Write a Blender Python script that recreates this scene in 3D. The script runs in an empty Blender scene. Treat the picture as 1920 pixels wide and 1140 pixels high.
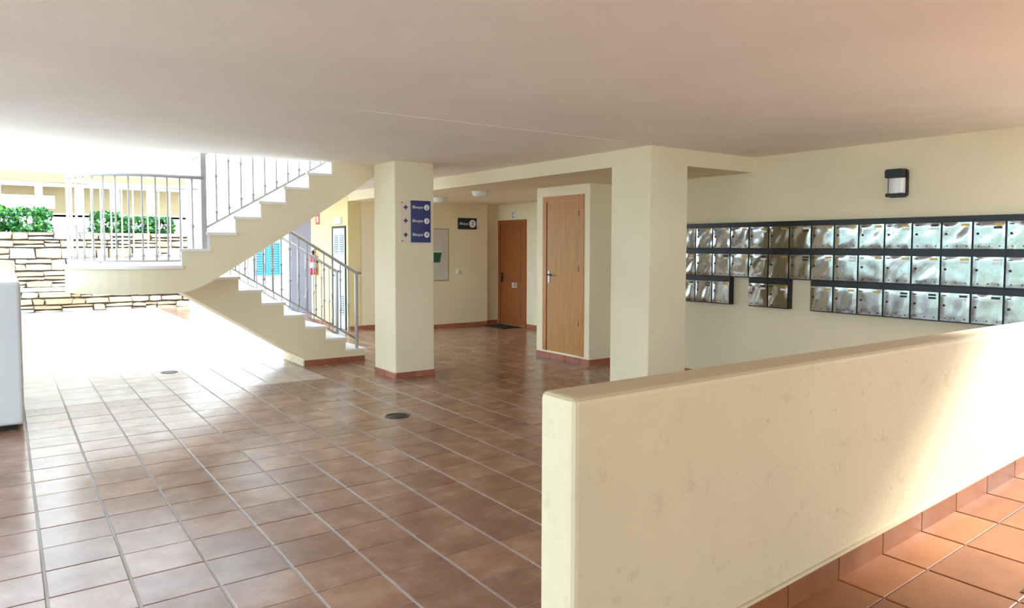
import bpy, bmesh, math, random
from mathutils import Vector, Matrix
random.seed(11)
sc = bpy.context.scene
COL = sc.collection

# ------------------------------------------------------------------ camera
CAM = Vector((0.0, 0.0, 1.6))
F_PX, YAW, PITCH, ROLL, PY = 1345.12, math.radians(54.7047), math.radians(-2.91233), math.radians(0.133192), 530.167
fw = Vector((math.cos(YAW) * math.cos(PITCH), math.sin(YAW) * math.cos(PITCH), math.sin(PITCH)))
r0 = Vector((math.sin(YAW), -math.cos(YAW), 0)); u0 = r0.cross(fw)
rt = r0 * math.cos(ROLL) + u0 * math.sin(ROLL); up = u0 * math.cos(ROLL) - r0 * math.sin(ROLL)
cd = bpy.data.cameras.new('camera'); cam = bpy.data.objects.new('camera', cd); COL.objects.link(cam)
cd.sensor_fit = 'HORIZONTAL'; cd.sensor_width = 36.0; cd.lens = 36.0 * F_PX / 1920.0
cd.shift_y = -(570.0 - PY) / 1920.0; cd.clip_start = 0.05; cd.clip_end = 300
M4 = Matrix(((rt.x, up.x, -fw.x, CAM.x), (rt.y, up.y, -fw.y, CAM.y), (rt.z, up.z, -fw.z, CAM.z), (0, 0, 0, 1)))
cam.matrix_world = M4
sc.camera = cam

# ------------------------------------------------------------------ light
world = bpy.data.worlds.new('world'); sc.world = world; world.use_nodes = True
bg = world.node_tree.nodes['Background']
bg.inputs[0].default_value = (0.66, 0.84, 1.0, 1); bg.inputs[1].default_value = 2.5
SUN_EL, SUN_AZ = math.radians(40), math.radians(24)
sd = bpy.data.lights.new('sun', 'SUN'); sd.energy = 5.5; sd.angle = math.radians(9); sd.color = (0.97, 0.97, 1.0)
sun = bpy.data.objects.new('sun', sd); COL.objects.link(sun)
sdir = Vector((math.cos(SUN_EL) * math.cos(SUN_AZ), -math.cos(SUN_EL) * math.sin(SUN_AZ), math.sin(SUN_EL)))
sun.rotation_euler = sdir.to_track_quat('Z', 'Y').to_euler(); sun.location = (20, -3, 30)
vs = sc.view_settings
vs.view_transform = 'Standard'; vs.look = 'None'; vs.gamma = 1.0; vs.use_curve_mapping = False; vs.exposure = 1.26
cy = sc.cycles
cy.max_bounces = 12; cy.diffuse_bounces = 8; cy.glossy_bounces = 4; cy.use_denoising = True
cy.caustics_reflective = False; cy.caustics_refractive = False; cy.sample_clamp_indirect = 3.0; cy.blur_glossy = 1.0

# ------------------------------------------------------------------ materials
def srgb(r, g, b):
    f = lambda c: c / 12.92 if c <= .04045 else ((c + .055) / 1.055) ** 2.4
    return (f(r / 255), f(g / 255), f(b / 255), 1)
class Mat:
    def __init__(s, name, rough=.6, metal=0.0):
        s.m = bpy.data.materials.new(name); s.m.use_nodes = True
        s.nt = s.m.node_tree; s.b = s.nt.nodes['Principled BSDF']
        s.b.inputs['Roughness'].default_value = rough; s.b.inputs['Metallic'].default_value = metal
    def n(s, t, **kw):
        x = s.nt.nodes.new(t)
        for k, v in kw.items(): setattr(x, k, v)
        return x
    def l(s, a, b): s.nt.links.new(a, b)
    def noise(s, scale, detail=4, coord=None, rough=.55):
        t = s.n('ShaderNodeTexNoise'); t.inputs['Scale'].default_value = scale; t.inputs['Detail'].default_value = detail
        t.inputs['Roughness'].default_value = rough
        if coord is not None: s.l(coord, t.inputs['Vector'])
        return t
    def ramp(s, fac, stops):
        r = s.n('ShaderNodeValToRGB'); e = r.color_ramp.elements
        e[0].position, e[0].color = stops[0]; e[1].position, e[1].color = stops[-1]
        for p, c in stops[1:-1]:
            q = e.new(p); q.color = c
        s.l(fac, r.inputs[0]); return r
    def mix(s, fac, a, b, mode='MIX'):
        m = s.n('ShaderNodeMix', data_type='RGBA', blend_type=mode)
        for i, v in ((0, fac), (6, a), (7, b)):
            if hasattr(v, 'is_linked'): s.l(v, m.inputs[i])
            else: m.inputs[i].default_value = v
        return m.outputs[2]
    def bump(s, h, strength, dist=.01):
        b = s.n('ShaderNodeBump'); b.inputs['Strength'].default_value = strength; b.inputs['Distance'].default_value = dist
        s.l(h, b.inputs['Height']); s.l(b.outputs[0], s.b.inputs['Normal'])
    def pos(s): return s.n('ShaderNodeNewGeometry').outputs['Position']
def plain(name, c, rough=.5, metal=0.0):
    m = Mat(name, rough, metal); m.b.inputs['Base Color'].default_value = c
    t = m.noise(14, 3, m.pos()); rr = m.ramp(t.outputs[0], [(.3, (rough * .85,) * 3 + (1,)), (.7, (min(1, rough * 1.15),) * 3 + (1,))])
    m.l(rr.outputs[0], m.b.inputs['Roughness']); return m.m
def stucco(name, c, bump=.25, var=.06, stains=0.0, rough=.85, scale=90, top=None):
    m = Mat(name, rough); p = m.pos()
    big = m.noise(1.3, 5, p)
    dk = tuple(x * (1 - var) for x in c[:3]) + (1,); lt = tuple(min(1, x * (1 + var * .5)) for x in c[:3]) + (1,)
    base = m.ramp(big.outputs[0], [(.3, dk), (.7, lt)]).outputs[0]
    if stains:
        sm = m.noise(11, 6, p, .66)
        f = m.ramp(sm.outputs[0], [(.58, (0, 0, 0, 1)), (.78, (stains,) * 3 + (1,))]).outputs[0]
        base = m.mix(f, base, srgb(150, 128, 88))
        v = m.n('ShaderNodeTexVoronoi'); v.inputs['Scale'].default_value = 9; m.l(p, v.inputs['Vector'])
        f2 = m.ramp(v.outputs['Distance'], [(.03, (stains,) * 3 + (1,)), (.09, (0, 0, 0, 1))]).outputs[0]
        base = m.mix(f2, base, srgb(120, 100, 75))
    if top:
        g = m.n('ShaderNodeNewGeometry'); sp = m.n('ShaderNodeSeparateXYZ'); m.l(g.outputs['Normal'], sp.inputs[0])
        ft = m.ramp(sp.outputs[2], [(.35, (0, 0, 0, 1)), (.75, (.75, .75, .75, 1))]).outputs[0]
        base = m.mix(ft, base, top)
    m.l(base, m.b.inputs['Base Color'])
    fine = m.noise(scale, 4, p); m.bump(fine.outputs[0], bump, .006); return m.m
def tile_mat(name, c1, c2, c3, rough=.3, spec=.5):
    m = Mat(name, rough); p = m.pos()
    oi = m.n('ShaderNodeObjectInfo'); g = m.n('ShaderNodeNewGeometry')
    ad = m.n('ShaderNodeMath', operation='ADD'); m.l(oi.outputs['Random'], ad.inputs[0]); m.l(g.outputs['Random Per Island'], ad.inputs[1])
    fr = m.n('ShaderNodeMath', operation='FRACT'); m.l(ad.outputs[0], fr.inputs[0])
    ml = m.n('ShaderNodeMath', operation='MULTIPLY'); m.l(fr.outputs[0], ml.inputs[0]); ml.inputs[1].default_value = 31.0
    cb = m.n('ShaderNodeCombineXYZ'); m.l(ml.outputs[0], cb.inputs[2])
    va = m.n('ShaderNodeVectorMath', operation='ADD'); m.l(p, va.inputs[0]); m.l(cb.outputs[0], va.inputs[1])
    t = m.noise(4.5, 5, va.outputs[0], .6)
    body = m.ramp(t.outputs[0], [(.30, c1), (.52, c2), (.72, c3)]).outputs[0]
    val = m.ramp(fr.outputs[0], [(0, (.80, .78, .76, 1)), (1, (1.1, 1.08, 1.06, 1))]).outputs[0]
    m.l(m.mix(1.0, body, val, 'MULTIPLY'), m.b.inputs['Base Color'])
    m.b.inputs['Specular IOR Level'].default_value = spec
    t2 = m.noise(6, .5, p); rr = m.ramp(t2.outputs[0], [(.3, (rough * .85,) * 3 + (1,)), (.7, (rough * 1.15,) * 3 + (1,))])
    m.l(rr.outputs[0], m.b.inputs['Roughness']); m.bump(t2.outputs[0], .05, .002); return m.m
def wood(name, dark, light, rough=.35, axis='Z'):
    m = Mat(name, rough); p = m.pos(); mp = m.n('ShaderNodeMapping'); m.l(p, mp.inputs[0])
    mp.inputs['Scale'].default_value = (9, 9, .9)
    t = m.noise(3.2, 6, mp.outputs[0], .6); mp2 = m.n('ShaderNodeMapping'); m.l(p, mp2.inputs[0]); mp2.inputs['Scale'].default_value = (60, 60, 2.0)
    g = m.noise(2.0, 3, mp2.outputs[0])
    a = m.ramp(t.outputs[0], [(.3, dark), (.7, light)]).outputs[0]
    b = m.ramp(g.outputs[0], [(.35, (.86, .84, .82, 1)), (.65, (1, 1, 1, 1))]).outputs[0]
    m.l(m.mix(.6, a, b, 'MULTIPLY'), m.b.inputs['Base Color']); return m.m
def stone_mat(name):
    m = Mat(name, .9); p = m.pos(); oi = m.n('ShaderNodeObjectInfo')
    c = m.ramp(oi.outputs['Random'], [(0, srgb(190, 160, 125)), (.3, srgb(205, 190, 165)), (.6, srgb(200, 165, 125)), (.8, srgb(190, 188, 182)), (1, srgb(215, 200, 175))]).outputs[0]
    t = m.noise(7, 6, p, .65); v = m.ramp(t.outputs[0], [(.3, (.72, .70, .68, 1)), (.7, (1.05, 1.05, 1.05, 1))]).outputs[0]
    m.l(m.mix(1, c, v, 'MULTIPLY'), m.b.inputs['Base Color']); m.bump(t.outputs[0], .6, .03); return m.m
def leaf_mat(name):
    m = Mat(name, .5); g = m.n('ShaderNodeNewGeometry')
    c = m.ramp(g.outputs['Random Per Island'], [(0, srgb(25, 70, 40)), (.5, srgb(50, 120, 55)), (.85, srgb(105, 165, 70)), (1, srgb(60, 130, 95))]).outputs[0]
    m.l(c, m.b.inputs['Base Color'])
    if 'Transmission Weight' in m.b.inputs: m.b.inputs['Transmission Weight'].default_value = 0.0
    return m.m
def steel_mat(name):
    m = Mat(name, .12, 1.0); p = m.pos(); oi = m.n('ShaderNodeObjectInfo')
    m.b.inputs['Base Color'].default_value = (.44, .44, .43, 1)
    ml = m.n('ShaderNodeMath', operation='MULTIPLY'); m.l(oi.outputs['Random'], ml.inputs[0]); ml.inputs[1].default_value = 40
    cb = m.n('ShaderNodeCombineXYZ'); m.l(ml.outputs[0], cb.inputs[0])
    va = m.n('ShaderNodeVectorMath', operation='ADD'); m.l(p, va.inputs[0]); m.l(cb.outputs[0], va.inputs[1])
    t = m.noise(9.0, 0.0, va.outputs[0], .3); m.bump(t.outputs[0], .6, .006)
    f = m.noise(60, 2, va.outputs[0]); rr = m.ramp(f.outputs[0], [(.3, (.07,) * 3 + (1,)), (.7, (.2,) * 3 + (1,))]); m.l(rr.outputs[0], m.b.inputs['Roughness'])
    return m.m
MT = {}
MT['cream'] = stucco('cream_stucco', srgb(236, 224, 192), .2, .05)
MT['parapet'] = stucco('parapet_stucco', srgb(216, 204, 170), .28, .07, .32, scale=70, top=srgb(176, 156, 122))
MT['ceil'] = stucco('ceiling_plaster', srgb(246, 240, 230), .2, .05, scale=60)
MT['yellow'] = stucco('yellow_stucco', srgb(226, 208, 154), .2, .04)
MT['ochre'] = stucco('ochre_stucco', srgb(246, 226, 184), .2, .06)
MT['white_wall'] = stucco('white_stucco', srgb(240, 240, 236), .15, .04)
MT['grey_wall'] = stucco('grey_lilac_stucco', srgb(160, 162, 176), .15, .05)
MT['block'] = stucco('block_stucco', srgb(206, 208, 206), .2, .04)
MT['tile'] = tile_mat('terracotta_tile', srgb(130, 94, 76), srgb(148, 112, 92), srgb(166, 134, 114), .21, .5)
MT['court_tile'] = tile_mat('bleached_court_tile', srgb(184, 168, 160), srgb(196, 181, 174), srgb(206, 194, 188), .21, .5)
MT['ramp_tile'] = tile_mat('ramp_tile', srgb(132, 82, 46), srgb(144, 92, 54), srgb(154, 102, 64), .46, .35)
MT['skirt'] = tile_mat('skirting_tile', srgb(150, 88, 64), srgb(168, 102, 76), srgb(176, 112, 86), .42)
MT['grout'] = stucco('grout', srgb(176, 172, 168), .3, .12, scale=120)
MT['ramp_grout'] = stucco('ramp_grout', srgb(140, 108, 78), .3, .12, scale=120)
MT['ground'] = stucco('pavement', srgb(196, 196, 192), .3, .08)
MT['marble'] = stucco('white_marble', srgb(238, 234, 226), .03, .04, rough=.35)
MT['rail'] = plain('shaded_rail_paint', srgb(186, 184, 184), .45)  # white paint greyed to carry the shaded side of the bars
MT['door_wood'] = wood('pale_oak_door', srgb(176, 122, 62), srgb(194, 141, 78), .55)
MT['door_frame'] = wood('oak_door_frame', srgb(178, 116, 52), srgb(198, 136, 68), .5)
MT['door_orange'] = wood('orange_wood_door', srgb(144, 80, 36), srgb(162, 95, 45), .5)
MT['black'] = plain('black_plastic', srgb(20, 20, 22), .38)
MT['steel'] = steel_mat('polished_steel')
MT['dark_metal'] = plain('dark_metal', srgb(48, 46, 44), .4, .6)
MT['grey_metal'] = plain('grey_metal', srgb(150, 150, 148), .35, .7)
MT['pale_metal'] = plain('pale_blue_metal_door', srgb(196, 210, 216), .45)
MT['slat_dark'] = plain('vent_shadow', srgb(120, 132, 138), .5)  # greyed tone painting the shade behind vent and shutter slats
MT['blue'] = plain('blue_sign', srgb(22, 27, 98), .35)
MT['navy'] = plain('navy_sign', srgb(18, 22, 58), .4)
MT['white'] = plain('white_plastic', srgb(236, 236, 236), .4)
MT['glass_dome'] = plain('opal_glass', srgb(226, 226, 224), .2)
MT['plate'] = plain('cream_plate', srgb(226, 212, 190), .5)
MT['brass'] = plain('brass_plate', srgb(190, 150, 70), .35, .8)
MT['red'] = plain('red_paint', srgb(190, 28, 34), .35)
MT['green'] = plain('green_sign', srgb(12, 84, 62), .45)
MT['shutter'] = plain('blue_shutter', srgb(60, 140, 195), .5)
MT['stone'] = stone_mat('rubble_stone'); MT['mortar'] = stucco('mortar', srgb(98, 88, 78), .5, .15)
MT['leaf'] = leaf_mat('leaves'); MT['stem'] = plain('stem_bark', srgb(90, 70, 50), .8)
MT['mat'] = stucco('doormat_fibre', srgb(34, 32, 32), .8, .2, scale=200)
MT['panel'] = stucco('painted_panel', srgb(206, 202, 192), .05, .03, rough=.5)
MT['fascia'] = stucco('beige_fascia', srgb(160, 136, 104), .2, .05)

# ------------------------------------------------------------------ mesh helpers
class MB:
    def __init__(s): s.v = []; s.f = []; s.sm = []
    def add(s, vs_, fs, smooth=False):
        o = len(s.v); s.v += [tuple(v) for v in vs_]
        for f in fs: s.f.append(tuple(o + i for i in f)); s.sm.append(smooth)
        return s
    def box(s, x0, x1, y0, y1, z0, z1):
        return s.add([(x0, y0, z0), (x1, y0, z0), (x1, y1, z0), (x0, y1, z0), (x0, y0, z1), (x1, y0, z1), (x1, y1, z1), (x0, y1, z1)],
                     [(0, 3, 2, 1), (4, 5, 6, 7), (0, 1, 5, 4), (1, 2, 6, 5), (2, 3, 7, 6), (3, 0, 4, 7)])
    def prism(s, poly, axis, a, b):
        n = len(poly)
        def P(p, t):
            if axis == 'y': return (p[0], t, p[1])
            if axis == 'z': return (p[0], p[1], t)
            return (t, p[0], p[1])
        vs_ = [P(p, a) for p in poly] + [P(p, b) for p in poly]
        fs = [tuple(range(n)), tuple(range(2 * n - 1, n - 1, -1))] + [(i + n, (i + 1) % n + n, (i + 1) % n, i) for i in range(n)]
        return s.add(vs_, fs)
    def tube(s, pts, r, n=8, caps=True):
        pts = [Vector(p) for p in pts]; rings = []
        for i, p in enumerate(pts):
            d = (pts[min(i + 1, len(pts) - 1)] - pts[max(i - 1, 0)]).normalized()
            ref = Vector((0, 0, 1)) if abs(d.z) < .9 else Vector((1, 0, 0))
            a = d.cross(ref).normalized(); b = d.cross(a)
            rr = r[i] if isinstance(r, (list, tuple)) else r
            rings.append([p + (a * math.cos(2 * math.pi * k / n) + b * math.sin(2 * math.pi * k / n)) * rr for k in range(n)])
        o = len(s.v)
        for rg in rings: s.v += [tuple(v) for v in rg]
        for i in range(len(pts) - 1):
            for k in range(n):
                s.f.append((o + i * n + k, o + i * n + (k + 1) % n, o + (i + 1) * n + (k + 1) % n, o + (i + 1) * n + k)); s.sm.append(True)
        if caps:
            s.f.append(tuple(o + k for k in range(n))); s.sm.append(False)
            s.f.append(tuple(o + (len(pts) - 1) * n + k for k in range(n - 1, -1, -1))); s.sm.append(False)
        return s
    def lathe(s, prof, c, axis='z', n=20):
        c = Vector(c); o = len(s.v)
        for (r, t) in prof:
            for k in range(n):
                a = 2 * math.pi * k / n; x, y = r * math.cos(a), r * math.sin(a)
                v = {'z': (x, y, t), 'x': (t, x, y), 'y': (x, t, y)}[axis]
                s.v.append(tuple(c + Vector(v)))
        for i in range(len(prof) - 1):
            for k in range(n):
                s.f.append((o + i * n + k, o + i * n + (k + 1) % n, o + (i + 1) * n + (k + 1) % n, o + (i + 1) * n + k)); s.sm.append(True)
        if prof[0][0] > 1e-5: s.f.append(tuple(o + k for k in range(n - 1, -1, -1))); s.sm.append(False)
        if prof[-1][0] > 1e-5: s.f.append(tuple(o + (len(prof) - 1) * n + k for k in range(n))); s.sm.append(False)
        return s
    def mesh(s, name, mat):
        m = bpy.data.meshes.new(name); m.from_pydata(s.v, [], s.f)
        m.polygons.foreach_set('use_smooth', s.sm); m.materials.append(MT[mat])
        bm = bmesh.new(); bm.from_mesh(m); bmesh.ops.recalc_face_normals(bm, faces=bm.faces); bm.to_mesh(m); bm.free()
        m.update(); return m
    def build(s, name, mat, parent=None, **kw): return link(name, s.mesh(name, mat), parent, **kw)
def link(name, data, parent=None, loc=None, rot=None, scale=None, label=None, cat=None, group=None, kind=None):
    o = bpy.data.objects.new(name, data); COL.objects.link(o)
    if loc is not None: o.location = loc
    if rot is not None: o.rotation_euler = rot
    if scale is not None: o.scale = scale
    if parent is not None:
        o.parent = parent
        if parent.get('_at'): o.matrix_parent_inverse = Matrix.Translation(-Vector(parent.location))
    for k, v in (('label', label), ('category', cat), ('group', group), ('kind', kind)):
        if v: o[k] = v
    return o
def thing(name, loc, label, cat, group=None, kind=None):
    # an Empty at the thing's base; the parts are modelled in world coordinates and hung below it
    o = link(name, None, loc=loc, label=label, cat=cat, group=group, kind=kind); o.empty_display_size = .1; o['_at'] = 1; return o
def bevel(o, w, seg=2):
    b = o.modifiers.new('bevel', 'BEVEL'); b.width = w; b.segments = seg; b.limit_method = 'ANGLE'; b.angle_limit = math.radians(40); return o
def text_mesh(txt, size, mat, depth=.001):
    cu = bpy.data.curves.new('lettering', 'FONT'); cu.body = txt; cu.size = size; cu.align_x = 'CENTER'; cu.align_y = 'CENTER'; cu.extrude = depth
    t = bpy.data.objects.new('lettering_source', cu); COL.objects.link(t)
    dg = bpy.context.evaluated_depsgraph_get(); dg.update()
    me = bpy.data.meshes.new_from_object(t.evaluated_get(dg)); me.name = 'lettering'
    bpy.data.objects.remove(t); bpy.data.curves.remove(cu)
    me.materials.clear(); me.materials.append(MT[mat]); return me
ROT_Y = (math.pi / 2, 0, 0)                 # lettering on a face looking to -Y
ROT_X = (math.pi / 2, 0, -math.pi / 2)      # lettering on a face looking to -X

SK = {}
def skirting(parent, x0, y0, x1, y1, nx, ny, z=0.0, h=.075, piece=.33, slope=0.0, mat='skirt'):
    # a row of separate skirting tiles against a wall, nx,ny = the way the wall looks
    key = (h, piece, mat)
    if key not in SK:
        g = .004
        SK[key] = MB().add([(g, 0, 0), (piece - g, 0, 0), (piece - g, -.011, 0), (g, -.011, 0), (g, 0, h), (piece - g, 0, h), (piece - g, -.007, h), (g, -.007, h), (g, -.011, h - .005), (piece - g, -.011, h - .005)],
                           [(0, 1, 2, 3), (4, 7, 6, 5), (3, 2, 9, 8), (8, 9, 6, 7), (0, 4, 5, 1), (0, 3, 8, 7, 4), (1, 5, 6, 9, 2)]).mesh('skirting_tile', mat)
    d = Vector((x1 - x0, y1 - y0, 0)); L = d.length; d.normalize()
    if Vector((0, 0, 1)).cross(d).dot(Vector((nx, ny, 0))) > 0:   # local -y must look along the normal
        x0, y0, x1, y1 = x1, y1, x0, y0; d = -d; slope = -slope
    ang = math.atan2(d.y, d.x); t = 0.0
    while t < L - .02:
        w = min(piece, L - t)
        link('skirting_tile', SK[key], parent, loc=(x0 + d.x * t, y0 + d.y * t, z), rot=(0, 0, ang), scale=(w / piece, 1, 1)); t += piece

# ------------------------------------------------------------------ the setting
ZC, ZD = 2.61, 2.44            # ceiling, dropped ceiling
XW = 6.97                      # wall with the mailboxes
EDGE = 8.42                    # slab edge over the court
floor = MB().box(-4.6, 9.4, 1.66, 20.4, -.2, -.0035).build('floor', 'grout', kind='structure', label='terracotta tiled floor of the entrance hall and court', cat='floor')
MB().box(-40, 40, -40, 50, -.4, -.21).build('ground', 'ground', kind='structure', label='pale pavement outside the building', cat='ground')
PX_, PY_ = .3382, .3236; GX0, GY0 = .123 - .3382 * 14, 3.81 - .3236 * 6
def tile_mesh(sx, sy, mat, name='floor_tile', h=.012):
    c = .003; z1 = 0.0; z0 = -h
    b = [(0, 0), (sx, 0), (sx, sy), (0, sy)]; t = [(c, c), (sx - c, c), (sx - c, sy - c), (c, sy - c)]
    return MB().add([(x, y, z0) for x, y in b] + [(x, y, z1 - .002) for x, y in b] + [(x, y, z1) for x, y in t],
                    [(0, 1, 5, 4), (1, 2, 6, 5), (2, 3, 7, 6), (3, 0, 4, 7), (4, 5, 9, 8), (5, 6, 10, 9), (6, 7, 11, 10), (7, 4, 8, 11), (8, 9, 10, 11)]).mesh(name, mat)
def to_px(p):
    q = Vector(p) - CAM; d = q.dot(fw)
    return (960 + F_PX * q.dot(rt) / d, PY - F_PX * q.dot(up) / d) if d > .1 else (-9999, -9999)
cells = []
for i in range(0, 42):
    for j in range(0, 58):
        x, y = GX0 + i * PX_, GY0 + j * PY_
        if x < -4.5 or x > 9 or y < 1.7 or y > 20.0: continue
        q = [to_px((x + a * PX_, y + b * PY_, 0)) for a in (0, 1) for b in (0, 1)]
        cx, cyy = sum(p[0] for p in q) / 4, sum(p[1] for p in q) / 4
        vis = -60 < cx < 1935 and cyy < 1175 and not (cx > 1030 and cyy > 720 - .14 * (cx - 1030)) and not (cx < 30 and 540 < cyy < 800)
        area = abs((q[1][0] - q[0][0]) * (q[2][1] - q[0][1]) - (q[1][1] - q[0][1]) * (q[2][0] - q[0][0])) if vis else 0
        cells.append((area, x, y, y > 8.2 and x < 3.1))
cells.sort(reverse=True)
tm = tile_mesh(PX_ - .013, PY_ - .006, 'tile')
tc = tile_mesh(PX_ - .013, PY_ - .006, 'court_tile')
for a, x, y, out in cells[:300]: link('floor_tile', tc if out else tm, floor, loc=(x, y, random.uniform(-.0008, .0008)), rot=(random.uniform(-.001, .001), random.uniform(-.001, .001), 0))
rest = MB(); bv = [tuple(v.co) for v in tm.vertices]; bf = [tuple(p.vertices) for p in tm.polygons]
rest2 = MB()
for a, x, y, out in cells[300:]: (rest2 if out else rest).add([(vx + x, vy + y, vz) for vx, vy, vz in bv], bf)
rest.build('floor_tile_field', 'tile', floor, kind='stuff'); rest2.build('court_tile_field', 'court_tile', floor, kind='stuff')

# ramp with its own tiles, on the camera's side of the parapet
RK = .058; rz = lambda x: .313 + RK * (x - 2.609)
ramp = thing('ramp', (2.5, 0, 0), 'tiled access ramp rising along the cream parapet wall', 'ramp')
MB().prism([(-2.9, -.2), (8.8, -.2), (8.8, rz(8.8) - .007), (-2.9, rz(-2.9) - .007)], 'y', -1.99, 1.499).build('ramp_bed', 'ramp_grout', ramp)
S = .33; cR = 1 / math.sqrt(1 + RK * RK); rx0, ry0 = 2.609, 1.313
rm = tile_mesh(S - .007, .313 - .007, 'ramp_tile', 'ramp_tile')
for i in range(-10, 14):
    for j in range(-18, 1):
        x, y = rx0 + i * S * cR, ry0 + j * .313
        if j == 0: link('ramp_tile', rm, ramp, loc=(x, y, rz(x)), rot=(0, -math.atan(RK), 0), scale=(1, (1.50 - y) / .306, 1))
        elif y > -1.98 and x < 6.0: link('ramp_tile', rm, ramp, loc=(x, y, rz(x)), rot=(0, -math.atan(RK), 0))

ceil = MB().box(-2.2, 9.4, 1.5, EDGE, ZC, 3.0).box(-2.2, 5.4, -2.2, 1.5, ZC, 3.0).box(3.86, 9.4, EDGE, 13.2, ZC, 3.0).box(4.2, 9.4, 13.2, 17.0, ZC, 3.0).build('ceiling', 'ceil', kind='structure', label='low cream plastered ceiling slab over the hall', cat='ceiling')  # far strip added to shade the yellow wall; ramp-side edge set for sun
MB().box(5.3, 9.4, 5.1, 12.85, ZD, ZC + .01).build('ceiling_soffit', 'cream', kind='structure', label='dropped ceiling section with a cream fascia behind the pillars', cat='ceiling')
MB().box(5.3, 9.4, 8.2, 17.0, 3.0, 8.4).build('wall_sun_block', 'yellow', kind='structure', label='unseen upper storeys added to shade the court', cat='wall')  # unseen block added to keep the sun off the court
MB().box(2.2, 4.9, 5.06, 5.075, ZC - .002, ZC + .01).build('ceiling_joint', 'ceil', ceil)

wr = MB().box(XW, XW + .25, 1.5, 7.3, -.1, ZC + .02).build('wall_right', 'cream', kind='structure', label='cream wall with rows of steel mailboxes', cat='wall')
skirting(wr, XW, 1.7, XW, 7.22, -1, 0)
MB().box(-2.2, 5.4, -2.4, -2.0, -.2, ZC + .02).build('wall_light_stop', 'cream', kind='structure', label='unseen cream wall added across the near side of the hall', cat='wall')  # added behind the camera to cut the light on the parapet
CX, CY0, CY1 = 6.38, 7.22, 8.38
wcl = MB().box(CX, 9.0, CY0, CY1, -.1, ZD + .02).build('wall_closet', 'cream', kind='structure', label='cream closet block with a narrow wooden door', cat='wall')
skirting(wcl, CX, CY0, XW, CY0, 0, -1); skirting(wcl, CX, CY0, CX, CY1, -1, 0)
XD = 8.35
wd = MB().box(XD, XD + .2, CY1, 12.5, -.1, ZD + .02).build('wall_entrance', 'cream', kind='structure', label='recessed cream wall around the orange wooden door', cat='wall')
skirting(wd, XD, CY1, XD, 11.29, -1, 0)
wsn = MB().box(8.0, 8.45, 12.32, 12.6, -.1, ZD + .02).box(6.5, 8.02, 12.2, 12.6, -.1, ZD + .02).build('wall_sign', 'cream', kind='structure', label='far cream wall carrying a small navy block sign', cat='wall')
skirting(wsn, 6.5, 12.2, 8.02, 12.2, 0, -1); skirting(wsn, 8.02, 12.32, XD, 12.32, 0, -1)
wb = MB().box(5.32, 6.7, 12.85, 13.1, -.1, ZC + .02).build('wall_back', 'cream', kind='structure', label='shaded cream wall glimpsed between stair railing and pillar', cat='wall')
skirting(wb, 5.32, 12.85, 6.5, 12.85, 0, -1)
wy = MB().box(5.3, 5.55, 12.84, 14.83, -.1, 2.62).build('wall_yellow', 'yellow', kind='structure', label='sunlit yellow wall behind the lower stair railing', cat='wall')
skirting(wy, 5.3, 13.62, 5.3, 14.83, -1, 0)
MB().box(5.55, 9.4, 16.9, 17.15, -.1, 2.62).build('wall_court', 'grey_wall', kind='structure', label='bluish grey court wall seen through the stair railing', cat='wall')

# pillars
def pillar(x0, x1, y0, y1, label):
    t = thing('pillar', ((x0 + x1) / 2, (y0 + y1) / 2, 0), label, 'pillar')
    bevel(MB().box(x0, x1, y0, y1, -.05, ZC + .01).build('shaft', 'cream', t), .012, 2)
    skirting(t, x0, y0, x1, y0, 0, -1, h=.07, piece=.27); skirting(t, x0, y0, x0, y1, -1, 0, h=.07, piece=.3)
    skirting(t, x1, y0, x1, y1, 1, 0, h=.07, piece=.3); skirting(t, x0, y1, x1, y1, 0, 1, h=.07, piece=.27)
    return t
P1 = (3.815, 4.345, 7.81, 8.40); P2 = (5.29, 5.85, 5.09, 5.65)
pillar(*P1, 'square cream pillar carrying the blue direction sign')
pillar(*P2, 'square cream pillar behind the parapet, beside the mailboxes')

# parapet
par = thing('parapet_wall', (4, 1.575, 0), 'long cream stucco parapet wall in front of the ramp', 'low wall')
po = MB().box(1.27, 8.7, 1.5, 1.655, -.1, 1.18).build('wall_body', 'parapet', par); bevel(po, .022, 3)
for k in range(-4, 15):
    x = rx0 + k * S * cR
    if x + S < 1.28: continue
    xa = max(x, 1.272); w = x + S * cR - xa - .006
    MB().prism([(xa, rz(xa)), (xa + w, rz(xa + w)), (xa + w, rz(xa + w) + .085), (xa, rz(xa) + .085)], 'y', 1.486, 1.502).build('skirting_tile', 'ramp_tile', par)
MB().prism([(1.272, rz(1.272) + .085), (8.7, rz(8.7) + .085), (8.7, rz(8.7) + .098), (1.272, rz(1.272) + .098)], 'y', 1.49, 1.502).build('mortar_strip', 'parapet', par)

# white block at the left of the hall
blk = thing('low_block_wall', (-1.2, 9.3, 0), 'low whitewashed block wall cut off by the picture edge', 'low wall')
bevel(MB().box(-3.2, .108, 7.45, 11.3, .05, 1.285).build('wall_body', 'block', blk), .03, 3)
MB().box(-3.15, .04, 7.52, 11.2, -.01, .06).build('shadow_plinth', 'dark_metal', blk)  # dark base painted for the shadow under the block

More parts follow.
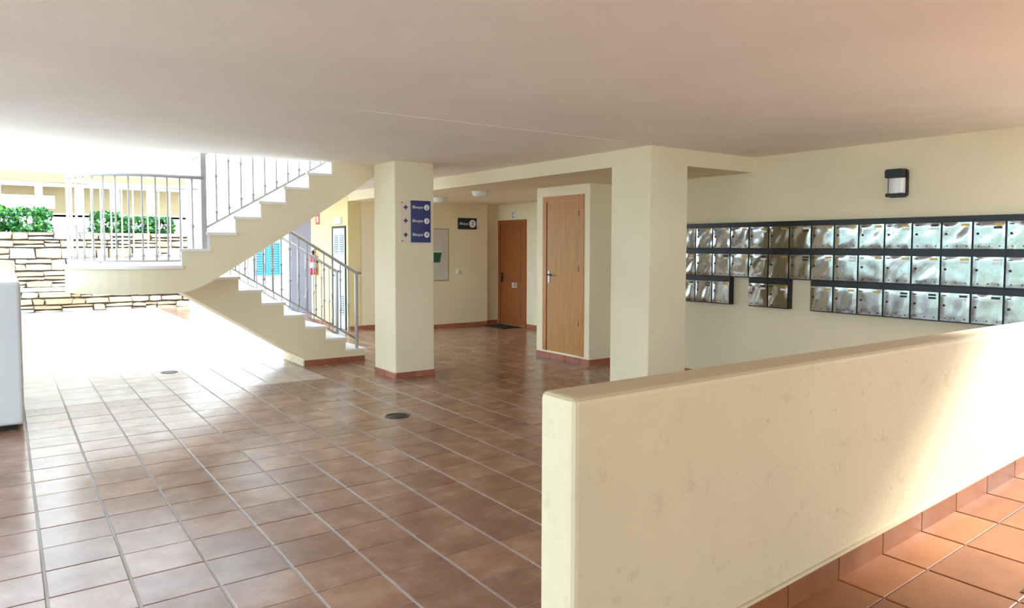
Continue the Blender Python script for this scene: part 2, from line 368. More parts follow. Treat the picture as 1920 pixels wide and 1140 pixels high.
# ------------------------------------------------------------------ staircase
st = thing('staircase', (2.5, 9.3, 0), 'cream dog-leg staircase with white marble treads and a curved landing', 'staircase')
LY0, LY1, UY0, UY1 = 9.33, 10.15, EDGE + .01, 9.24
LR, LU, RISE, RUN = [4.08 - .2815 * k for k in range(8)], None, .173, .2815
pts = [(3.22, -.05)]
for k in range(8):
    pts += [(LR[k], RISE * k - (.03 if k else .05)), (LR[k], RISE * (k + 1) - .03)]
pts += [(1.5, RISE * 8 - .03), (1.5, 1.08), (1.68, 1.075), (3.22, .10)]
MB().prism(pts, 'y', LY0, LY1).build('lower_flight', 'cream', st)
UR = [1.58 + .284 * k for k in range(9)]; URISE = .1815; ZL = 1.384
pts = [(1.4, ZL - .03)]
for k in range(9):
    pts += [(UR[k], ZL + URISE * k - .03), (UR[k], ZL + URISE * (k + 1) - .03)]
pts += [(4.06, ZL + URISE * 9 - .03), (4.06, 2.61), (3.732, 2.402), (3.512, 2.245), (2.664, 1.690), (2.0, 1.275), (1.85, 1.185), (1.7, 1.115), (1.52, 1.08), (1.4, 1.08)]
MB().prism(pts, 'y', UY0, UY1).build('upper_flight', 'cream', st)
ACX, ACY = 1.4, 9.29
def landing_poly(d):
    R_ = (LY1 - UY0) / 2 + d; p = []
    for k in range(25):
        a = -math.pi / 2 - math.pi * k / 24; p.append((ACX + R_ * math.cos(a), ACY + R_ * math.sin(a)))
    p += [(2.11 - .02, ACY + R_), (2.11 - .02, LY0 - d), (1.585, LY0 - d), (1.585, UY0 - d)]
    return p
MB().prism(landing_poly(-.003), 'z', 1.082, ZL - .03).build('landing', 'cream', st)
MB().prism(landing_poly(.02), 'z', ZL - .035, ZL).build('landing_slab', 'marble', st)
for k in range(7):
    MB().box(LR[k + 1] - .005, LR[k] + .03, LY0 - .02, LY1 + .02, RISE * (k + 1) - .032, RISE * (k + 1)).build('tread', 'marble', st)
    MB().box(LR[k] - .001, LR[k] + .008, LY0 + .002, LY1 - .002, RISE * k, RISE * (k + 1) - .032).build('riser', 'marble', st)
for k in range(8):
    z = ZL + URISE * (k + 1)
    MB().box(UR[k] - .03, UR[k + 1] + .005, UY0 - .02, UY1 + .02, z - .032, z).build('tread', 'marble', st)
    MB().box(UR[k] - .008, UR[k] + .001, UY0 + .002, UY1 - .002, ZL + URISE * k, z - .032).build('riser', 'marble', st)
MB().box(UR[8] - .008, UR[8] + .001, UY0 + .002, UY1 - .002, ZL + URISE * 8, ZL + URISE * 9).build('riser', 'marble', st)
skirting(st, 3.22, LY0, LR[0], LY0, 0, -1, h=.075)
skirting(st, 3.22, LY0, 3.22, LY1, -1, 0, h=.075, mat='cream')

# railings
BAL = {}
def bal_mesh(h, collars):
    key = (round(h, 3), collars)
    if key not in BAL:
        r = .009; prof = [(r, 0)]
        for c in collars: prof += [(r, h * c - .018), (.018, h * c - .007), (.018, h * c + .007), (r, h * c + .018)]
        prof += [(r, h)]
        BAL[key] = MB().lathe(prof, (0, 0, 0), 'z', 8).mesh('baluster', 'rail')
    return BAL[key]
def rail_run(t, xs, y, zb, zt, collars=((.12,), (.5,))):
    for i, x in enumerate(xs): link('baluster', bal_mesh(zt(x) - zb(x), collars[i % len(collars)]), t, loc=(x, y, zb(x)))
# lower flight: near and far side
lzt = lambda x: 1.262 + .611 * (3.93 - x); lzb = lambda x: .50 + .611 * (3.71 - x) - .03
for y, lab in ((LY0 + .05, 'white metal railing on the near side of the lower flight, ending in a newel post'), (LY1 - .05, 'white metal railing on the far side of the lower flight, behind the nearer one')):
    t = thing('stair_railing', (3.2, y, 0), lab, 'railing')
    xa = 3.985; xb = 2.15
    MB().tube([(xa, y, -.0), (xa, y, lzt(xa) + .01)], .024, 12).build('newel_post', 'rail', t)
    MB().tube([(xa + .07, y, lzt(xa) - .005), (xa, y, lzt(xa)), (xb, y, lzt(xb))], .021, 10).build('handrail', 'rail', t)
    MB().tube([(xa, y, lzb(xa)), (xb, y, lzb(xb))], .012, 8).build('bottom_rail', 'rail', t)
    rail_run(t, [xa - .115 * k for k in range(1, 16)], y, lzb, lzt, ((.1, .45), (.3, .75)))
# upper flight near side + landing
uzb = lambda x: 1.81 + .592 * (x - 1.86); uzt = lambda x: uzb(x) + .82
for y, x1, lab in ((UY0 + .05, 3.4, 'white metal railing climbing the upper flight above the stepped edge'), (UY1 - .04, 3.8, 'white metal railing on the far side of the upper flight')):
    t = thing('stair_railing', (2.2, y, ZL), lab, 'railing')
    MB().box(1.79, 1.845, y - .027, y + .027, ZL + .04 if y < 9 else ZL, 2.68).build('newel_post', 'rail', t)
    MB().tube([(1.82, y, uzt(1.82)), (x1, y, uzt(x1))], .021, 10).build('handrail', 'rail', t)
    MB().tube([(1.82, y, uzb(1.82)), (x1, y, uzb(x1))], .012, 8).build('bottom_rail', 'rail', t)
    n = int((x1 - 1.9) / .134); rail_run(t, [1.955 + .134 * k for k in range(n)], y, uzb, uzt, ((.13, .62), (.1, .74)))
t = thing('landing_railing', (1.2, 9.29, ZL), 'white metal guard railing curving round the stair landing', 'railing')
RR = (LY1 - UY0) / 2 - .04
path = [(1.82, ACY - RR)] + [(ACX + RR * math.cos(-math.pi / 2 - math.pi * k / 24), ACY + RR * math.sin(-math.pi / 2 - math.pi * k / 24)) for k in range(25)] + [(2.1, ACY + RR)]
MB().tube([(x, y, 2.345) for x, y in path], .021, 10).build('handrail', 'rail', t)
MB().tube([(x, y, ZL + .05) for x, y in path], .012, 8).build('bottom_rail', 'rail', t)
xs = [(1.7, ACY - RR), (1.575, ACY - RR), (1.45, ACY - RR)] + [(ACX + RR * math.cos(-math.pi / 2 - math.pi * (k + .5) / 20), ACY + RR * math.sin(-math.pi / 2 - math.pi * (k + .5) / 20)) for k in range(20)] + [(1.5, ACY + RR), (1.63, ACY + RR), (1.76, ACY + RR), (1.9, ACY + RR), (2.03, ACY + RR)]
for i, (x, y) in enumerate(xs): link('baluster', bal_mesh(2.345 - ZL - .05, ((.06, .42), (.06,))[i % 2]), t, loc=(x, y, ZL + .05))

# ------------------------------------------------------------------ mailboxes
FX = 6.9; PITCH_Y = .2556; Y0 = 2.281
ROWS = [('top', 1.576, 1.878, range(15)), ('middle', 1.250, 1.573, range(15)), ('bottom', .928, 1.247, list(range(0, 8)) + [9, 10] + [12, 13, 14])]
W = PITCH_Y - .001
def mb_body(z0, z1):
    h = z1 - z0; m = MB(); m.box(.006, XW - FX, 0, W, 0, h)              # shell behind the door plane
    tb = .052
    m.box(0, .007, 0, W, h - tb, h).box(0, .007, 0, W, 0, .007).box(0, .007, 0, .0045, .007, h - tb).box(0, .007, W - .0045, W, .007, h - tb)
    return m.mesh('body', 'black')
def mb_door(z0, z1, rg):
    # thin pressed sheet: every door is dished and dented a little differently
    h = z1 - z0; y0, y1, a, b = .008, W - .008, .011, h - .056
    m = MB(); N = 12; vs_ = []; fs = []
    q = [(rg.uniform(.5, 1.6), rg.uniform(.3, 1.3), rg.uniform(0, 6.28), rg.uniform(.0012, .0030)) for _ in range(3)]
    for i in range(N + 1):
        for j in range(N + 1):
            u, v = i / N, j / N; e = min(1, min(u, 1 - u, v, 1 - v) * 7)
            d = sum(w * math.sin(6.28 * (fu * u + fv * v) + ph) for fu, fv, ph, w in q)
            vs_.append((-.0085 - e * (.003 + d * .55), y0 + (y1 - y0) * u, a + (b - a) * v))
    for i in range(N):
        for j in range(N): k = i * (N + 1) + j; fs.append((k, k + 1, k + N + 2, k + N + 1))
    m.add(vs_, fs, True); m.box(-.008, .004, y0, y1, a, b); return m.mesh('door', 'steel')
nice = ['first', 'second', 'third', 'fourth', 'fifth', 'sixth', 'seventh', 'eighth', 'ninth', 'tenth', 'eleventh', 'twelfth', 'thirteenth', 'fourteenth', 'fifteenth']
plate_m = {k: MB().box(-.016, -.003, 0, .062, 0, .019).mesh('name_plate', k) for k in ('brass', 'black', 'white')}
lock_m = MB().lathe([(.011, 0), (.011, -.011), (.008, -.014)], (0, 0, 0), 'x', 12).mesh('lock', 'dark_metal')
slot_m = MB().box(-.016, -.004, 0, .030, 0, .009).mesh('emblem', 'dark_metal')
riv_m = MB().lathe([(.006, 0), (.006, -.008), (.003, -.011)], (0, 0, 0), 'x', 8).mesh('rivet', 'dark_metal')
rng = random.Random(5)
for rn, z0, z1, ks in ROWS:
    bodym = mb_body(z0, z1); doors = [mb_door(z0, z1, rng) for _ in range(9)]; h = z1 - z0
    pal = {'top': 'bbbbbbwbbbbKbbbb', 'middle': 'bbKbKbKbwbbbbwbb', 'bottom': 'KKbbKbbbbbKKKKKb'}[rn]
    for k in ks:
        n = 14 - k                       # counted from the pillar
        if rn == 'bottom':
            if k >= 12: lab = '%s steel mailbox from the pillar in the three-box group of the bottom row' % nice[14 - k]
            elif k >= 9: lab = '%s steel mailbox of the separate two-box group in the bottom row' % nice[10 - k]
            else: lab = '%s steel mailbox of the long group in the bottom row, counted from the gap' % nice[7 - k]
        else: lab = '%s steel mailbox from the pillar in the %s row' % (nice[n], rn)
        t = link('mailbox', None, loc=(FX, Y0 + k * PITCH_Y, z0), label=lab, cat='mailbox', group='steel mailboxes in the %s row' % rn)
        link('body', bodym, t); d = link('door', rng.choice(doors), t)
        pk = {'b': 'brass', 'K': 'black', 'w': 'white'}[pal[n % len(pal)]]
        link('name_plate', plate_m[pk], d, loc=(-.001, .028 + rng.uniform(-.004, .004), h - .09))
        if pk != 'brass' or rng.random() < .3: link('name_plate', plate_m['white' if rng.random() < .6 else 'black'], d, loc=(-.001, .03, h - .118))
        link('emblem', slot_m, d, loc=(0, W - .055, h - .085)); link('lock', lock_m, d, loc=(-.005, W - .04, h * .47))
        for yy in (.045, .125, .205): link('rivet', riv_m, d, loc=(-.005, yy, .035))

# wall lamp over the mailboxes
LYc, LZc = 3.475, 2.205
t = thing('wall_lamp', (XW, LYc, LZc), 'black framed wall lamp with a frosted lens above the mailboxes', 'lamp')
def rrect(y0, y1, z0, z1, r, n=4):
    p = []
    for cy_, cz_, a0 in ((y1 - r, z1 - r, 0), (y0 + r, z1 - r, 90), (y0 + r, z0 + r, 180), (y1 - r, z0 + r, 270)):
        for k in range(n + 1):
            a = math.radians(a0 + 90 * k / n); p.append((cy_ + r * math.cos(a), cz_ + r * math.sin(a)))
    return p
MB().prism(rrect(LYc - .09, LYc + .09, LZc - .135, LZc + .135, .035), 'x', XW - .035, XW + .001).build('back_plate', 'black', t)
MB().prism(rrect(LYc - .082, LYc + .082, LZc + .045, LZc + .13, .02), 'x', XW - .115, XW - .03).build('hood', 'black', t)
MB().prism(rrect(LYc - .082, LYc + .082, LZc - .13, LZc - .095, .012), 'x', XW - .095, XW - .03).build('lower_rim', 'black', t)
g = MB(); n = 12; vs_ = []
for zz in (LZc - .097, LZc + .048):
    for k in range(n + 1):
        a = math.pi * k / n; vs_.append((XW - .035 - .068 * math.sin(a), LYc - .075 * math.cos(a), zz))
g.add(vs_, [(k, k + 1, n + 2 + k, n + 1 + k) for k in range(n)], True); g.add([vs_[k] for k in range(n + 1)], [tuple(range(n + 1))]); g.add([vs_[n + 1 + k] for k in range(n + 1)], [tuple(range(n + 1))])
g.build('lens', 'glass_dome', t)

# ------------------------------------------------------------------ doors
d2 = thing('door_1', (CX, 7.78, .1), 'narrow pale oak closet door with a lever handle', 'door', kind='structure')
fy0, fy1, fz0, fz1 = 7.33, 8.23, .10, 2.305
MB().box(CX - .012, CX + .03, fy0, fy0 + .10, fz0, fz1).build('door_frame', 'door_frame', d2)
MB().box(CX - .012, CX + .03, fy1 - .085, fy1, fz0, fz1).build('door_frame', 'door_frame', d2)
MB().box(CX - .012, CX + .03, fy0 + .10, fy1 - .085, fz1 - .075, fz1).build('door_frame', 'door_frame', d2)
leaf = bevel(MB().box(CX - .006, CX + .03, fy0 + .104, fy1 - .10, fz0 + .004, fz1 - .08).build('door_leaf', 'door_wood', d2), .002, 1)
MB().box(CX - .004, CX + .03, fy1 - .0995, fy1 - .085, fz0, fz1 - .075).build('door_gap_shade', 'dark_metal', d2)  # dark strip painting the shade in the gap beside the leaf
hy, hz = fy1 - .145, 1.175
hp = bevel(MB().box(CX - .014, CX - .005, hy - .022, hy + .022, hz - .10, hz + .08).build('handle_plate', 'grey_metal', d2), .004, 2)
MB().tube([(CX - .012, hy, hz + .02), (CX - .05, hy, hz + .02), (CX - .055, hy - .02, hz + .02), (CX - .055, hy - .12, hz + .02)], .009, 8).build('lever', 'dark_metal', d2)
for z in (.55, 1.3, 2.05): MB().tube([(CX - .014, fy0 + .102, z - .04), (CX - .014, fy0 + .102, z + .04)], .007, 8).build('hinge', 'grey_metal', d2)
d1 = thing('door_2', (XD, 11.78, 0), 'orange brown wooden entrance door with a number plate above', 'door', kind='structure')
fy0, fy1, fz1 = 11.30, 12.27, 2.125
MB().box(XD - .02, XD + .03, fy0, fy0 + .075, 0, fz1).build('door_frame', 'door_orange', d1)
MB().box(XD - .02, XD + .03, fy1 - .075, fy1, 0, fz1).build('door_frame', 'door_orange', d1)
MB().box(XD - .02, XD + .03, fy0 + .075, fy1 - .075, fz1 - .075, fz1).build('door_frame', 'door_orange', d1)
leaf = MB().box(XD - .002, XD + .03, fy0 + .075, fy1 - .075, .005, fz1 - .075).build('door_leaf', 'door_orange', d1)
ya, yb = fy0 + .075, fy1 - .075
for z0, z1 in ((.14, .72), (.92, 1.93)):
    bevel(MB().box(XD - .012, XD, ya + .12, yb - .12, z0, z1).build('door_panel', 'door_orange', d1), .008, 2)
bevel(MB().box(XD - .02, XD - .003, yb - .085, yb - .035, .86, 1.06).build('handle_plate', 'dark_metal', d1), .005, 2)
MB().tube([(XD - .015, yb - .06, .98), (XD - .05, yb - .06, .98), (XD - .05, yb - .16, .98)], .01, 8).build('lever', 'dark_metal', d1)
lb = MB().box(XD - .012, XD - .002, 11.62, 11.78, .77, .87).build('door_plate', 'plate', d1)
link('lettering', text_mesh('18', .12, 'black'), lb, loc=(XD - .0135, 11.70, .82), rot=ROT_X)
t = thing('number_plate', (XD, 11.745, 2.21), 'small white letter plate over the orange door', 'sign')
MB().box(XD - .01, XD + .001, 11.67, 11.82, 2.14, 2.29).build('plate', 'white', t)
link('lettering', text_mesh('C', .15, 'black'), t, loc=(XD - .0115, 11.745, 2.213), rot=ROT_X)
dm = thing('doormat', (8.05, 11.78, 0), 'black doormat lying before the orange door', 'mat')
bevel(MB().box(7.86, 8.29, 11.40, 12.10, 0, .014).build('pile', 'mat', dm), .005, 2)
MB().box(7.84, 8.31, 11.38, 12.12, -.002, .008).build('rubber_edge', 'black', dm)
# vented metal door on the yellow wall
YX = 5.3
d3 = thing('door_3', (YX, 13.27, 0), 'pale blue-grey metal door with vents, behind the lower stair railing', 'door', kind='structure')
for y0, y1, z0, z1 in ((12.93, 12.965, 0, 1.98), (13.56, 13.61, 0, 1.98), (12.965, 13.56, 1.94, 1.98)): MB().box(YX - .02, YX + .02, y0, y1, z0, z1).build('door_frame', 'dark_metal', d3)
lf = MB().box(YX - .014, YX + .01, 12.965, 13.56, .01, 1.94).build('door_leaf', 'pale_metal', d3)
for yc in (13.12, 13.40):
    for zb in (.28, 1.45):
        MB().box(YX - .016, YX - .012, yc - .09, yc + .09, zb, zb + .36).build('vent_shade', 'slat_dark', d3)
        for q in range(8): MB().box(YX - .024, YX - .015, yc - .09, yc + .09, zb + .012 + q * .044, zb + .030 + q * .044).build('vent_slat', 'pale_metal', d3)
MB().tube([(YX - .014, 13.51, 1.02), (YX - .05, 13.51, 1.02), (YX - .05, 13.42, 1.02)], .01, 8).build('lever', 'dark_metal', d3)
# fire extinguisher, red sign and emergency lamp on the yellow wall
ey = 14.47; ex = YX - .085
fe = thing('fire_extinguisher', (ex, ey, 1.02), 'red fire extinguisher hung on the yellow wall', 'fire extinguisher')
MB().lathe([(.0, 1.0), (.06, 1.0), (.07, 1.015), (.07, 1.36), (.055, 1.41), (.025, 1.43), (.025, 1.45)], (ex, ey, 0), 'z', 18).build('cylinder', 'red', fe)
MB().lathe([(.0712, 1.14), (.0712, 1.26)], (ex, ey, 0), 'z', 18).build('label_band', 'white', fe)
MB().box(ex - .03, ex + .03, ey - .03, ey + .03, 1.45, 1.49).build('valve', 'black', fe)
MB().tube([(ex, ey - .06, 1.53), (ex, ey, 1.49), (ex, ey + .06, 1.50)], .011, 6).build('squeeze_handle', 'black', fe)
MB().tube([(ex - .02, ey - .03, 1.47), (ex - .05, ey - .08, 1.44), (ex - .04, ey - .10, 1.3), (ex - .03, ey - .085, 1.12)], .012, 6).build('hose', 'black', fe)
MB().box(ex + .06, YX + .001, ey - .04, ey + .04, 1.25, 1.33).build('bracket', 'dark_metal', fe)
t = thing('safety_sign', (YX, 14.42, 2.15), 'small red safety sign high on the yellow wall', 'sign')
MB().box(YX - .008, YX + .001, 14.31, 14.53, 2.04, 2.26).build('plate', 'red', t)
MB().box(YX - .010, YX - .007, 14.38, 14.46, 2.08, 2.2).build('pictogram', 'white', t)
t = thing('emergency_lamp', (YX, 13.27, 2.06), 'white emergency lamp above the vented metal door', 'lamp')
bevel(MB().box(YX - .05, YX + .001, 13.12, 13.42, 2.02, 2.15).build('housing', 'white', t), .012, 2)
MB().box(YX - .055, YX - .048, 13.15, 13.39, 2.035, 2.11).build('diffuser', 'glass_dome', t)

# ------------------------------------------------------------------ signs
sy = P1[2]
t = thing('arrow_plate', (3.955, sy, 1.65), 'narrow cream plate with three blue arrow diamonds on the pillar', 'sign')
MB().box(3.888, 4.022, sy - .008, sy + .001, 1.645, 2.145).build('plate', 'plate', t)
for z in (2.065, 1.905, 1.735):
    c = (3.955, z); q = []
    for k in range(8):
        a = math.pi / 4 * k; rr = .034 if k % 2 == 0 else .017; q.append((c[0] + rr * math.cos(a), c[1] + rr * math.sin(a)))
    MB().prism(q, 'y', sy - .0105, sy - .007).build('arrow_diamond', 'blue', t)
for z in (2.122, 1.664): MB().box(3.898, 3.920, sy - .0095, sy - .007, z - .006, z + .004).build('small_mark', 'dark_metal', t)
def disc(x, y, z, r, name, mat, parent): return MB().lathe([(r, 0), (r, -.003)], (x, y, z), 'y', 24).build(name, mat, parent)
t = thing('direction_sign', (4.155, sy, 1.65), 'blue sign listing three numbered blocks on the pillar', 'sign')
bevel(MB().box(4.022, 4.290, sy - .018, sy + .001, 1.645, 2.15).build('panel', 'blue', t), .003, 1)
blq = text_mesh('Bloque', .052, 'white')
for z, n in ((2.07, '2'), (1.905, '3'), (1.738, '4')):
    link('lettering', blq, t, loc=(4.112, sy - .0195, z), rot=ROT_Y)
    dc = disc(4.235, sy - .018, z, .036, 'number_disc', 'white', t)
    link('lettering', text_mesh(n, .062, 'blue'), dc, loc=(4.235, sy - .0225, z), rot=ROT_Y)
t = thing('block_sign', (7.54, 12.2, 2.04), 'navy sign with one white number disc on the far wall', 'sign')
MB().box(7.325, 7.755, 12.185, 12.201, 1.935, 2.155).build('panel', 'navy', t)
link('lettering', text_mesh('Bloque', .072, 'white'), t, loc=(7.455, 12.183, 2.045), rot=ROT_Y)
dc = disc(7.655, 12.185, 2.045, .078, 'number_disc', 'white', t)
link('lettering', text_mesh('3', .12, 'navy'), dc, loc=(7.655, 12.1805, 2.045), rot=ROT_Y)
# service panel, exit sign, button on the far wall
t = thing('service_panel', (6.9, 12.2, .94), 'pale painted service panel set in the far wall beside the pillar', 'panel')
bevel(MB().box(6.62, 7.10, 12.19, 12.201, .935, 1.925).build('panel_door', 'panel', t), .004, 1)
for a in ((6.61, 6.62, .925, 1.935), (7.10, 7.11, .925, 1.935), (6.61, 7.11, 1.925, 1.935), (6.61, 7.11, .925, .935)): MB().box(a[0], a[1], 12.193, 12.201, a[2], a[3]).build('panel_frame', 'fascia', t)
t = thing('exit_sign', (6.8, 12.19, 1.28), 'small dark green sign on the service panel', 'sign')
MB().prism([(6.70, 1.285), (6.905, 1.285), (6.945, 1.475), (6.70, 1.475)], 'y', 12.178, 12.1905).build('panel', 'green', t)
MB().box(6.70, 6.95, 12.172, 12.1905, 1.478, 1.50).build('top_rail', 'white', t)
t = thing('wall_button', (7.317, 12.2, 1.09), 'round white push button on the far wall', 'button')
MB().lathe([(.05, 0), (.05, -.018), (.04, -.026)], (7.317, 12.2, 1.09), 'y', 18).build('housing', 'white', t)
MB().lathe([(.026, -.024), (.024, -.034), (.0, -.038)], (7.317, 12.2, 1.09), 'y', 14).build('push_cap', 'glass_dome', t)
# object half hidden behind the pillar by the mailboxes
t = thing('dark_wall_object', (6.93, 7.2, .9), 'dark slim object on the wall, half hidden behind the mailbox pillar', 'box')
bevel(MB().box(6.90, 6.969, 7.10, 7.221, .80, 1.24).build('housing', 'dark_metal', t), .01, 2)
MB().box(6.905, 6.965, 7.094, 7.101, .84, 1.2).build('cover', 'black', t)
# ceiling dome lights
for x, y, lab in ((5.98, 9.30, 'opal dome ceiling light nearer the closet door'), (6.20, 10.95, 'opal dome ceiling light half hidden by the sign pillar')):
    t = thing('ceiling_light', (x, y, ZD), lab, 'ceiling light', 'opal dome lights on the dropped ceiling')
    MB().lathe([(.125, ZD + .002), (.13, ZD - .022), (.118, ZD - .03)], (x, y, 0), 'z', 24).build('base_ring', 'white', t)
    MB().lathe([(.12, ZD - .025), (.118, ZD - .05), (.10, ZD - .075), (.06, ZD - .092), (0, ZD - .098)], (x, y, 0), 'z', 24).build('dome', 'glass_dome', t)
# floor drains
def drain(x, y, r, lab):
    t = thing('floor_drain', (x, y, 0), lab, 'drain')
    MB().lathe([(r, -.005), (r, .004), (r * .86, .005), (r * .84, .001)], (x, y, 0), 'z', 28).build('rim', 'dark_metal', t)
    MB().lathe([(r * .85, -.005), (r * .85, .0015), (0, .0015)], (x, y, 0), 'z', 28).build('sump', 'black', t)
    for k in range(-4, 5):
        w = r * .84 * math.sqrt(max(0, 1 - (k * .21) ** 2)); MB().box(x + k * r * .178 - r * .035, x + k * r * .178 + r * .035, y - w, y + w, .001, .004).build('grate_bar', 'dark_metal', t)
drain(2.985, 6.08, .115, 'round metal floor drain in the middle of the hall floor')
drain(1.668, 9.84, .10, 'small dark floor drain on the bright court floor')
t = thing('ramp_drain', (3.0, .96, rz(3.0)), 'small dark drain slot in a ramp tile joint', 'drain')
q = 3.06; MB().prism([(q - .05, rz(q - .05) + .003), (q + .05, rz(q + .05) + .003), (q + .05, rz(q + .05) - .004), (q - .05, rz(q - .05) - .004)], 'y', .985, 1.02).build('slot', 'black', t)

# ------------------------------------------------------------------ court: stone walls, shrubs, buildings
def stone_wall(name, y, x0, x1, z0, z1, lab, seed):
    rg = random.Random(seed)
    w = MB().box(x0, x1, y + .06, y + .5, z0 - .05, z1).build(name, 'mortar', kind='structure', label=lab, cat='wall')
    z = z0
    while z < z1 - .05:
        h = min(rg.uniform(.14, .32), z1 - z)
        if z1 - z - h < .08: h = z1 - z
        x = x0 - rg.uniform(0, .2)
        while x < x1:
            L = rg.uniform(.18, .66); xa, xb = max(x, x0), min(x + L, x1); x += L
            if xb - xa < .08: continue
            j = lambda a: rg.uniform(-a, a)
            cut = rg.uniform(.35, .65) if h > .17 and rg.random() < .5 else 1.0
            for za, zb in ((z, z + h * cut), (z + h * cut, z + h)):
                if zb - za < .03: continue
                xm, gx, gz = (xa + xb) / 2 + j(.06), .006, .006
                c = [(xa + gx + j(.02), za + gz + abs(j(.03))), (xm, za + gz + abs(j(.015))), (xb - gx + j(.02), za + gz + abs(j(.03))), (xb - gx + j(.025), zb - gz - abs(j(.035))), (xm + j(.05), zb - gz - abs(j(.012))), (xa + gx + j(.025), zb - gz - abs(j(.035)))]
                cx, cz = (xa + xb) / 2, (za + zb) / 2; pr = rg.uniform(.0, .06)
                vs_ = [(p[0], y + .08, p[1]) for p in c] + [(p[0], y + .02, p[1]) for p in c] + [(cx + (p[0] - cx) * .9, y - pr + j(.012), cz + (p[1] - cz) * .8) for p in c]
                fs = [(k, (k + 1) % 6, 6 + (k + 1) % 6, 6 + k) for k in range(6)] + [(6 + k, 6 + (k + 1) % 6, 12 + (k + 1) % 6, 12 + k) for k in range(6)] + [tuple(range(12, 18))]
                MB().add(vs_, fs).build('stone', 'stone', w)
        z += h
    return w
stone_wall('wall_stone', 20.4, -.9, 4.0, -.02, .5, 'low rubble stone wall along the far side of the court', 3)
MB().box(-.95, 4.02, 20.36, 21.0, .5, .56).build('trim_ledge', 'white_wall', kind='structure', label='pale ledge between the two stone walls', cat='ledge')
stone_wall('wall_terrace', 20.95, -.9, 4.1, .56, 1.92, 'taller rubble stone terrace wall below the shrubs', 4)
MB().box(-.9, 4.1, 21.1, 23.6, 1.0, 1.9).build('planting_bed', 'mortar', kind='structure', label='raised planting bed behind the stone wall', cat='planter')
def shrub(x, y, z, rx, ry, rzz, lab, seed, n=1500):
    rg = random.Random(seed); t = thing('shrub', (x, y, z), lab, 'shrub', 'green shrubs above the stone wall'); m = MB()
    for _ in range(n):
        a, b = rg.uniform(0, 2 * math.pi), rg.uniform(-1, 1); q = math.sqrt(1 - b * b); k = rg.uniform(.55, 1.0) ** .5 * (1 + .18 * math.sin(3 * a + seed) * q)
        pw = lambda c: math.copysign(abs(c) ** .55, c)
        p = Vector((x + rx * pw(q * math.cos(a)) * k, y + ry * pw(q * math.sin(a)) * k, z + rzz * (1 + pw(b) * k) * .95))
        d = Vector((rg.gauss(0, 1), rg.gauss(0, 1), rg.gauss(0, 1) + .3)).normalized(); s_ = d.cross(Vector((rg.gauss(0, 1), rg.gauss(0, 1), rg.gauss(0, 1)))).normalized()
        L, w = rg.uniform(.07, .12), rg.uniform(.028, .045)
        m.add([p, p + d * L * .5 + s_ * w, p + d * L, p + d * L * .5 - s_ * w], [(0, 1, 2, 3)])
    m.build('foliage', 'leaf', t, kind='stuff')
    for q in range(4): MB().tube([(x + rx * .12 * (q - 1.5), y, z - .1), (x + rx * .35 * (q - 1.5), y + rg.uniform(-.1, .1), z + rzz * 1.2)], [.018, .008], 6).build('stem', 'stem', t)
shrub(-.36, 21.92, 1.88, .44, .36, .36, 'leafy green shrub at the picture edge above the stone wall', 1, 1800)
shrub(.56, 21.92, 1.88, .42, .36, .34, 'leafy green shrub beside the first one, left of the landing railing', 2, 1500)
shrub(2.2, 21.92, 1.88, .33, .36, .31, 'leafy shrub behind the middle of the landing railing', 3, 1400)
shrub(2.93, 21.92, 1.88, .37, .35, .25, 'low dark shrub behind the railing, between two others', 4, 1400)
shrub(3.6, 21.92, 1.88, .27, .33, .25, 'small shrub behind the railing near the newel post', 5, 1100)
gb = thing('gallery_building', (2.5, 24.3, 0), 'bright building opposite with ochre gallery and white columns', 'building')
MB().box(-6, 9, 24.0, 24.3, 0, 2.5).build('plinth_wall', 'white_wall', gb)
MB().box(-6, 9, 25.4, 25.6, 0, 3.4).build('gallery_wall', 'ochre', gb)
MB().box(-6, 9, 24.0, 25.6, 2.4, 2.46).build('gallery_floor', 'white_wall', gb)
for k in range(9): MB().box(-.2 + .95 * k, -.02 + .95 * k, 24.02, 24.2, 2.46, 3.3).build('column', 'white_wall', gb)
MB().box(-6, 9, 24.0, 24.25, 3.25, 3.36).build('beam', 'white_wall', gb)
MB().box(-6, 9, 23.9, 25.6, 3.36, 3.62).build('fascia', 'fascia', gb)
MB().box(-6, 9, 24.0, 24.3, 3.62, 9).build('upper_wall', 'white_wall', gb)
MB().box(-6, 1.2, 23.75, 24.0, 2.62, 2.97).build('low_beam', 'white_wall', gb)
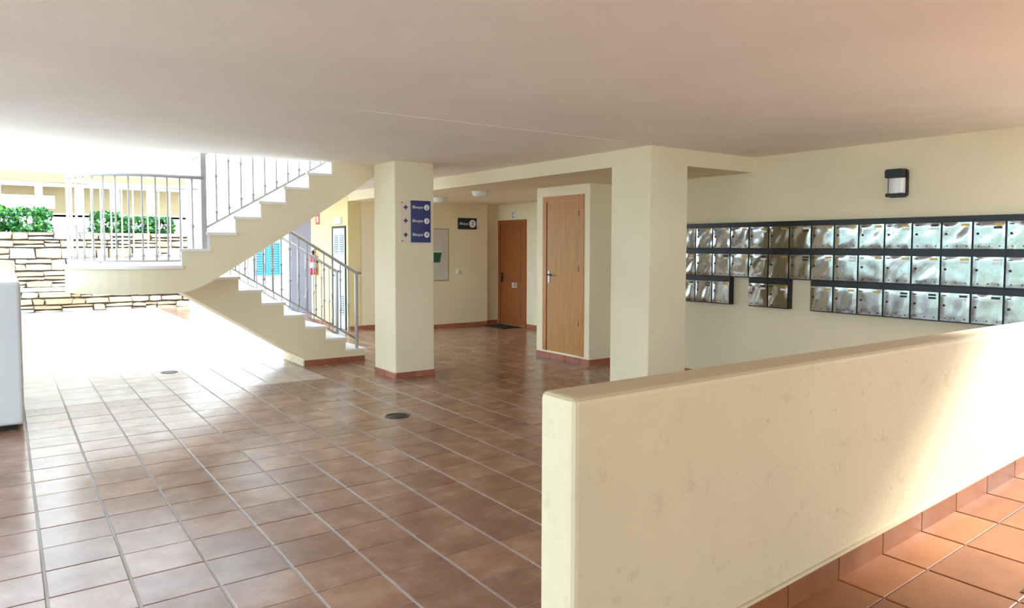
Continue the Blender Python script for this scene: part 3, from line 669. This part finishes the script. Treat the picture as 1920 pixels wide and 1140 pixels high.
# white house with the blue shutters
wh = thing('white_house', (6, 21.7, 0), 'white house with blue shutters seen through the lower railing', 'building')
MB().box(4.2, 9.4, 21.5, 21.8, -.1, 7).build('wall', 'white_wall', wh)
MB().box(5.98, 6.72, 21.47, 21.502, .72, 1.70).build('window_shade_backing', 'slat_dark', wh)
for a, b in ((5.98, 6.345), (6.355, 6.72)):
    f = MB()
    for x0, x1, z0, z1 in ((a, a + .04, .72, 1.70), (b - .04, b, .72, 1.70), (a + .04, b - .04, .72, .77), (a + .04, b - .04, 1.65, 1.70)): f.box(x0, x1, 21.44, 21.475, z0, z1)
    fo = f.build('shutter_frame', 'shutter', wh)
    for q in range(12): MB().box(a + .04, b - .04, 21.448, 21.468, .785 + q * .072, .785 + q * .072 + .05).build('shutter_slat', 'shutter', fo)
# unseen hedges added on the open side to put green reflections in the mailbox doors
for k, (y0, lab) in enumerate(((4.5, 'unseen clipped hedge added outside the open side of the hall, level with the pillars'), (9.7, 'unseen clipped hedge added outside the open side, level with the staircase'), (14.9, 'unseen clipped hedge added outside the open side, level with the stone wall'))):
    rg = random.Random(40 + k); t = thing('hedge', (-8.5, y0 + 2.5, -.2), lab, 'hedge', 'unseen hedges added for the mailbox reflections'); m = MB()
    for _ in range(3500):
        p = Vector((-8.5 + rg.choice((-1, 1)) * rg.uniform(.3, .55), y0 + rg.uniform(0, 5), rg.uniform(-.2, 2.3)))
        if rg.random() < .25: p = Vector((-8.5 + rg.uniform(-.5, .5), y0 + rg.uniform(0, 5), 2.3 + rg.uniform(-.1, .12)))
        d = Vector((rg.gauss(0, 1), rg.gauss(0, 1), rg.gauss(0, 1))).normalized(); s_ = d.cross(Vector((rg.gauss(0, 1), rg.gauss(0, 1), rg.gauss(0, 1)))).normalized()
        m.add([p, p + d * .08 + s_ * .06, p + d * .17, p + d * .08 - s_ * .06], [(0, 1, 2, 3)])
    m.build('foliage', 'leaf', t, kind='stuff')
    for q in range(6): MB().tube([(-8.5, y0 + .4 + q * .85, -.21), (-8.45, y0 + .5 + q * .85, 1.0), (-8.55, y0 + .35 + q * .85, 2.1)], [.05, .035, .015], 6).build('stem', 'stem', t)
for o in list(bpy.data.objects):
    if '_at' in o: del o['_at']
